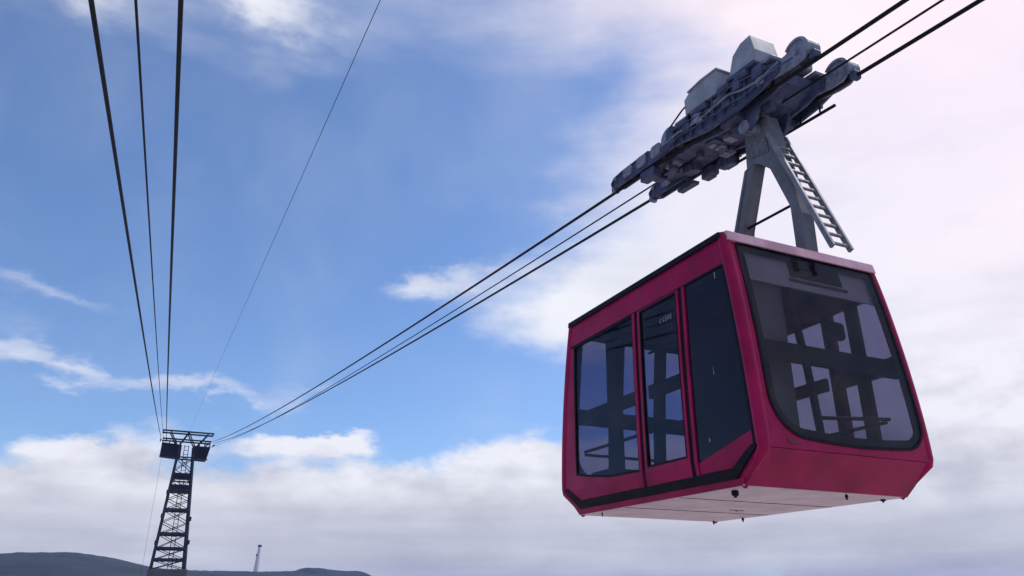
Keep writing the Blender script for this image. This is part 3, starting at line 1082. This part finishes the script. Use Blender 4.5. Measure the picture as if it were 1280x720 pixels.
def cyl_mesh(name, r, w, material, hub=True):
    bm = bmesh.new()
    prof = [(-w / 2, r * 0.25), (-w / 2, r * 0.3), (-w * 0.3, r * 0.34), (-w * 0.3, r * 0.8), (-w / 2, r * 0.86), (-w / 2, r), (-w * 0.25, r), (0, r * 0.88), (w * 0.25, r), (w / 2, r), (w / 2, r * 0.86), (w * 0.3, r * 0.8), (w * 0.3, r * 0.34), (w / 2, r * 0.3), (w / 2, r * 0.25)]
    n = 22
    rings = [[bm.verts.new((x, q * math.cos(2 * math.pi * k / n), q * math.sin(2 * math.pi * k / n))) for k in range(n)] for x, q in prof]
    for a, b in zip(rings, rings[1:]):
        for k in range(n):
            bm.faces.new((a[k], a[(k + 1) % n], b[(k + 1) % n], b[k]))
    bm.faces.new(rings[0])
    bm.faces.new(rings[-1][::-1])
    bmesh.ops.recalc_face_normals(bm, faces=bm.faces)
    me = bpy.data.meshes.new(name)
    bm.to_mesh(me)
    bm.free()
    me.materials.append(MATS[material])
    return me


def rounded(s0, s1, h0, h1, r, n=5):
    pts = []
    for (cx, cz, a0) in ((s1 - r, h0 + r, -90), (s1 - r, h1 - r, 0), (s0 + r, h1 - r, 90), (s0 + r, h0 + r, 180)):
        for k in range(n + 1):
            a = rad(a0 + 90 * k / n)
            pts.append((cx + r * math.cos(a), cz + r * math.sin(a)))
    return pts


wheel_me = cyl_mesh('wheel', 0.10 * S, 0.09 * S, 'wheel_metal')
bolt_bm = bmesh.new()
add_tube(bolt_bm, [(-0.012, 0, 0), (0.012, 0, 0)], 0.026, 6)
bolt_me = bpy.data.meshes.new('bolt')
bolt_bm.to_mesh(bolt_bm and bolt_me)
bolt_bm.free()
bolt_me.materials.append(MATS['worn_steel'])

frame = cplate('carriage_frame', [(-1.20, 0.10), (-0.95, -0.02), (-0.10, -0.04), (0.45, 0.05), (0.55, 0.22), (0.15, 0.34), (-1.0, 0.34)], -0.20, 0.20, 'greasy_steel', ROOT, 0.02)
for sx in (-1, 1):
    xc = sx * 0.34
    # long side plates: outer and inner
    for xo, nm in ((xc - 0.085, 'side_plate'), (xc + 0.085, 'side_plate')):
        pl = cplate(nm, [(-1.42, 0.02), (-1.15, -0.07), (-0.75, -0.13), (-0.2, -0.13), (0.25, -0.06), (0.75, 0.0), (0.80, 0.14), (0.40, 0.27), (0.1, 0.34), (-0.95, 0.34), (-1.25, 0.24), (-1.45, 0.17)], xo - 0.018, xo + 0.018, 'greasy_steel', frame, 0.006)
        for (s, h) in ((-1.1, 0.12), (-0.7, 0.12), (-0.3, 0.12), (0.1, 0.12), (0.5, 0.12), (-0.9, 0.28), (-0.5, 0.28), (-0.1, 0.28)):
            out = 0.022 if xo > xc else -0.022
            link('bolt', bolt_me, pl if False else frame, cm(xo + out, s, h))
    for s in (-1.1, -0.7, -0.3, 0.1, 0.5):
        link('wheel', wheel_me, frame, cm(xc, s, 0.13))
    # upper rail on each row
    cplate('top_rail', rounded(-1.35, 0.45, 0.30, 0.37, 0.02, 2), xc - 0.11, xc + 0.11, 'worn_steel', frame, 0.01)
    # near truck with rounded nose
    ns = -1.85 if sx < 0 else -1.77        # the nose of each row
    near = [(-1.2, 0.0), (-1.5, -0.03)] + [(ns + 0.17 + 0.17 * math.cos(rad(q)), 0.13 + 0.17 * math.sin(rad(q)) * (1.25 if q < 180 else 1.0)) for q in range(250, 20, -15)] + [(-1.42, 0.20), (-1.2, 0.26)]
    tr = cplate('wheel_truck', near, xc - 0.072, xc - 0.048, 'worn_steel', ROOT, 0.006)
    cplate('truck_plate', near, xc + 0.048, xc + 0.072, 'worn_steel', tr, 0.006)
    arc_o = [(ns + 0.17 + 0.185 * math.cos(rad(q)), 0.13 + 0.185 * math.sin(rad(q)) * (1.25 if q < 180 else 1.0)) for q in range(215, 30, -15)]
    arc_i = [(ns + 0.17 + 0.155 * math.cos(rad(q)), 0.13 + 0.155 * math.sin(rad(q)) * (1.25 if q < 180 else 1.0)) for q in range(215, 30, -15)]
    cplate('fender', arc_o + arc_i[::-1], xc - 0.09, xc + 0.09, 'worn_steel', tr, 0.004)
    for s in (ns + 0.17, ns + 0.47):
        link('wheel', wheel_me, tr, cm(xc, s, 0.125))
        for q in (-1, 1):
            link('axle_bolt', bolt_me, tr, cm(xc + q * 0.085, s, 0.125))
    # scraper at the nose
    cplate('rope_scraper', rounded(ns - 0.05, ns + 0.03, -0.05, 0.06, 0.02, 2), xc - 0.05, xc + 0.05, 'greasy_steel', tr, 0.005)
    # far truck, longer and lower
    far = [(0.55, -0.02), (1.2, -0.03), (1.9, -0.04), (2.04, 0.0), (2.06, 0.10), (1.98, 0.17), (1.75, 0.20), (1.2, 0.23), (0.95, 0.24), (0.55, 0.22)]
    tr = cplate('wheel_truck', far, xc - 0.072, xc - 0.048, 'greasy_steel', ROOT, 0.006)
    cplate('truck_plate', far, xc + 0.048, xc + 0.072, 'greasy_steel', tr, 0.006)
    cplate('fender', [(2.045, 0.02), (2.06, 0.10), (1.98, 0.185), (1.75, 0.215), (1.1, 0.25), (1.1, 0.22), (1.75, 0.185), (1.96, 0.155), (2.03, 0.09), (2.02, 0.02)], xc - 0.09, xc + 0.09, 'greasy_steel', tr, 0.006)
    for s in (0.9, 1.25, 1.6, 1.93):
        link('wheel', wheel_me, tr, cm(xc, s, 0.10 if s > 1.9 else 0.125))
        for q in (-1, 1):
            link('axle_bolt', bolt_me, tr, cm(xc + q * 0.085, s, 0.125))
    cplate('rope_scraper', rounded(2.02, 2.10, -0.05, 0.05, 0.02, 2), xc - 0.05, xc + 0.05, 'worn_steel', tr, 0.005)
    # guide wheel hump between truck and body
    hump = cplate('guide_wheel', [(0.60 + 0.18 * math.cos(rad(a)), 0.20 + 0.21 * math.sin(rad(a))) for a in range(0, 360, 20)], xc - 0.10, xc - 0.03, 'worn_steel', frame, 0.015, True)
    # clamp under the rope on the outer side
    if sx > 0:
        cplate('rope_guide', [(1.02, -0.17), (1.38, -0.17), (1.40, -0.13), (1.3, -0.10), (1.05, -0.10), (1.0, -0.13)], xc - 0.05, xc + 0.05, 'greasy_steel', frame, 0.005)
        cplate('rope_guide', [(1.15, -0.11), (1.22, -0.11), (1.22, 0.02), (1.15, 0.02)], xc - 0.04, xc + 0.04, 'greasy_steel', frame, 0.005)
cplate('deck', [(-1.25, 0.08), (-1.0, -0.06), (0.2, -0.06), (1.25, 0.0), (1.5, 0.06), (1.45, 0.17), (0.3, 0.24), (-1.25, 0.26)], -0.255, 0.255, 'greasy_steel', frame, 0.012)
# ribs, covers, cylinders and pipes that clutter both flanks
rg = random.Random(21)
for sx in (-1, 1):
    xo = sx * 0.452
    for k in range(9):
        s0 = -1.15 + k * 0.2 + rg.uniform(-0.03, 0.03)
        cplate('stiffener_rib', [(s0, -0.06), (s0 + 0.03, -0.06), (s0 + 0.03, 0.30), (s0, 0.30)], xo - 0.006, xo + 0.03 * sx, 'greasy_steel', frame, 0) if sx > 0 else cplate('stiffener_rib', [(s0, -0.06), (s0 + 0.03, -0.06), (s0 + 0.03, 0.30), (s0, 0.30)], xo - 0.03, xo + 0.006, 'greasy_steel', frame, 0)
    for k in range(7):
        s0 = -1.2 + k * 0.26 + rg.uniform(-0.05, 0.05)
        h0 = rg.uniform(-0.02, 0.16)
        w, hh, t = rg.uniform(0.08, 0.18), rg.uniform(0.07, 0.14), rg.uniform(0.03, 0.09)
        x0, x1 = (xo, xo + t) if sx > 0 else (xo - t, xo)
        cplate('cover_plate', rounded(s0, s0 + w, h0, h0 + hh, 0.02, 2), x0, x1, rg.choice(('worn_steel', 'greasy_steel', 'greasy_steel')), frame, 0.006)
    for k in range(4):
        s0 = -1.1 + k * 0.42 + rg.uniform(-0.08, 0.08)
        h0 = rg.uniform(0.20, 0.30)
        bm = bmesh.new()
        add_tube(bm, [cm(xo + sx * 0.05, s0, h0), cm(xo + sx * 0.05, s0 + 0.2, h0), cm(xo + sx * 0.05, s0 + 0.2, h0), cm(xo + sx * 0.05, s0 + 0.32, h0 - 0.01)], [0.045, 0.045, 0.018, 0.018], 12)
        finish('brake_cylinder', bm, rg.choice(('worn_steel', 'greasy_steel')), frame, smooth=True)
    for k in range(3):
        h0 = -0.02 + 0.1 * k
        bm = bmesh.new()
        pth = []
        for q in range(16):
            ss = -1.7 + q * 0.2
            pth.append(cm(xo + sx * (0.045 + 0.02 * math.sin(q * 1.3 + k)), ss, h0 + 0.03 * math.sin(q * 0.9 + 2 * k) + (0.03 if q % 5 == 0 else 0)))
        add_tube(bm, pth[k + (3 if sx > 0 else 0):14 - k - (4 if sx > 0 else 0)], 0.011 + 0.004 * (k == 1), 6)
        finish('hydraulic_pipe', bm, 'worn_steel' if k == 1 else 'greasy_steel', frame, smooth=True)
    for (s0, h0) in ((0.9, 0.22), (1.25, 0.20), (1.6, 0.17)):
        cplate('wheel_cover', rounded(s0 - 0.11, s0 + 0.11, 0.02, h0 + 0.03, 0.05, 3), sx * 0.34 - 0.105, sx * 0.34 - 0.07, 'worn_steel', frame, 0.008)
# gear slung below the deck and bolted on above the rows
for k in range(26):
    s0 = rg.uniform(-1.2, 1.35)
    x0 = rg.uniform(-0.22, 0.16)
    w, l, d = rg.uniform(0.05, 0.16), rg.uniform(0.08, 0.24), rg.uniform(0.03, 0.11)
    hb = -0.055 if s0 < 0.9 else 0.0
    if -0.95 < s0 + l / 2 < -0.3 and d > 0.05:
        d = 0.05
    cplate('gear_block', rounded(s0, s0 + l, hb - d, hb + 0.03, 0.012, 2), x0, x0 + w, rg.choice(('greasy_steel', 'greasy_steel', 'worn_steel')), frame, 0.005)
for k in range(16):
    sx = rg.choice((-1, 1))
    s0 = rg.uniform(-1.3, 1.5)
    base = 0.33 if s0 < 0.2 else 0.22
    w, l, d = rg.uniform(0.05, 0.14), rg.uniform(0.07, 0.22), rg.uniform(0.03, 0.10)
    xm = sx * 0.34 + rg.uniform(-0.10, 0.04)
    cplate('gear_block', rounded(s0, s0 + l, base - 0.05, base + d, 0.015, 2), xm, xm + w, rg.choice(('greasy_steel', 'worn_steel')), frame, 0.005)
for k in range(10):
    sx = rg.choice((-1, 1))
    s0 = rg.uniform(-1.1, 1.2)
    l = rg.uniform(0.10, 0.22)
    xm = sx * 0.34 - 0.06 + 0.003 * k
    cplate('rope_shoe', rounded(s0, s0 + l, -0.16 - rg.uniform(0, 0.04), -0.045, 0.02, 2), xm, xm + 0.12, 'greasy_steel', frame, 0.006)
# cross members and drum between the rows
for s in (-1.15, -0.55, 0.1, 0.5):
    cplate('cross_beam', rounded(s - 0.08, s + 0.08, 0.10, 0.30, 0.03, 2), -0.50, 0.50, 'greasy_steel', frame, 0.01)
bm = bmesh.new()
add_tube(bm, [cm(-0.50, -0.02, 0.22), cm(-0.44, -0.02, 0.22)], [0.13, 0.11], 20)
finish('brake_drum', bm, 'worn_steel', frame, smooth=True)
bm = bmesh.new()
add_tube(bm, [cm(-0.46, 0.22, 0.14), cm(-0.43, 0.10, 0.26), cm(-0.43, -0.08, 0.33), cm(-0.44, -0.2, 0.27), cm(-0.45, -0.24, 0.16), cm(-0.45, -0.18, 0.08)], 0.028, 8)
finish('hose', bm, 'worn_steel', frame, smooth=True)
# hanger bracket down to the pivot
for q in (-0.24, 0.24):
    cplate('pivot_bracket', [(-0.95, 0.05), (-0.30, 0.05), (-0.45, -0.24), (-0.58, -0.33), (-0.72, -0.33), (-0.84, -0.24)], q - 0.03, q + 0.03, 'greasy_steel', frame, 0.008)
# equipment housings on top
hA = cplate('equipment_housing', [(-0.50, 0.30), (0.12, 0.30), (0.14, 0.58), (0.04, 0.66), (-0.22, 0.70), (-0.50, 0.70)], -0.52, 0.12, 'housing_paint', ROOT, 0.012)
cplate('housing_lid', [(-0.52, 0.698), (-0.22, 0.698), (0.05, 0.658), (0.05, 0.68), (-0.22, 0.722), (-0.52, 0.722)], -0.54, 0.14, 'housing_paint', hA, 0.004)
hB = cplate('equipment_housing', [(-1.14, 0.37), (-0.72, 0.37), (-0.70, 0.42), (-0.78, 0.74), (-0.92, 0.86), (-1.08, 0.88), (-1.14, 0.60)], -0.50, -0.12, 'housing_paint', ROOT, 0.012)
cplate('housing_base', rounded(-1.16, -0.68, 0.33, 0.39, 0.02, 2), -0.53, 0.32, 'greasy_steel', hB, 0.006)
cplate('motor_block', rounded(-1.30, -0.80, 0.38, 0.56, 0.04, 3), -0.10, 0.24, 'housing_paint', hB, 0.01)
# service rails
bm = bmesh.new()
add_tube(bm, [cm(-0.44, 0.62, 0.33), cm(-0.44, 0.30, 0.52), cm(-0.44, 0.05, 0.60)], 0.012, 8)
finish('service_rail', bm, 'rope_steel', frame)
bm = bmesh.new()
add_tube(bm, [cm(0.40, -1.42, -0.17), cm(0.40, 0.35, -0.17)], 0.020, 8)
gr = finish('guard_bar', bm, 'rope_steel', frame)
for s in (-1.2, -0.9, -0.2, 0.2):
    bm = bmesh.new()
    add_tube(bm, [cm(0.40, s, -0.17), cm(0.40, s, -0.06)], 0.012, 6)
    finish('guard_stay', bm, 'rope_steel', gr)

# ------------------------------------------------------------------ haze
HAZE = True
if HAZE:
    bm = bmesh.new()
    add_box(bm, -9200, 9200, -9200, 9200, -6.0, 150.0)
    hm = bpy.data.materials.new('haze')
    hm.use_nodes = True
    hm.node_tree.nodes.clear()
    pv = hm.node_tree.nodes.new('ShaderNodeVolumePrincipled')
    pv.inputs['Color'].default_value = (0.24, 0.45, 1.0, 1)
    pv.inputs['Density'].default_value = 0.00008
    pv.inputs['Anisotropy'].default_value = 0.2
    ho = hm.node_tree.nodes.new('ShaderNodeOutputMaterial')
    hm.node_tree.links.new(pv.outputs[0], ho.inputs['Volume'])
    MATS['haze'] = hm
    tag(finish('haze', bm, 'haze'), kind='stuff')

scene.render.engine = 'CYCLES'
scene.cycles.max_bounces = 10
scene.cycles.transparent_max_bounces = 24
scene.cycles.volume_bounces = 0
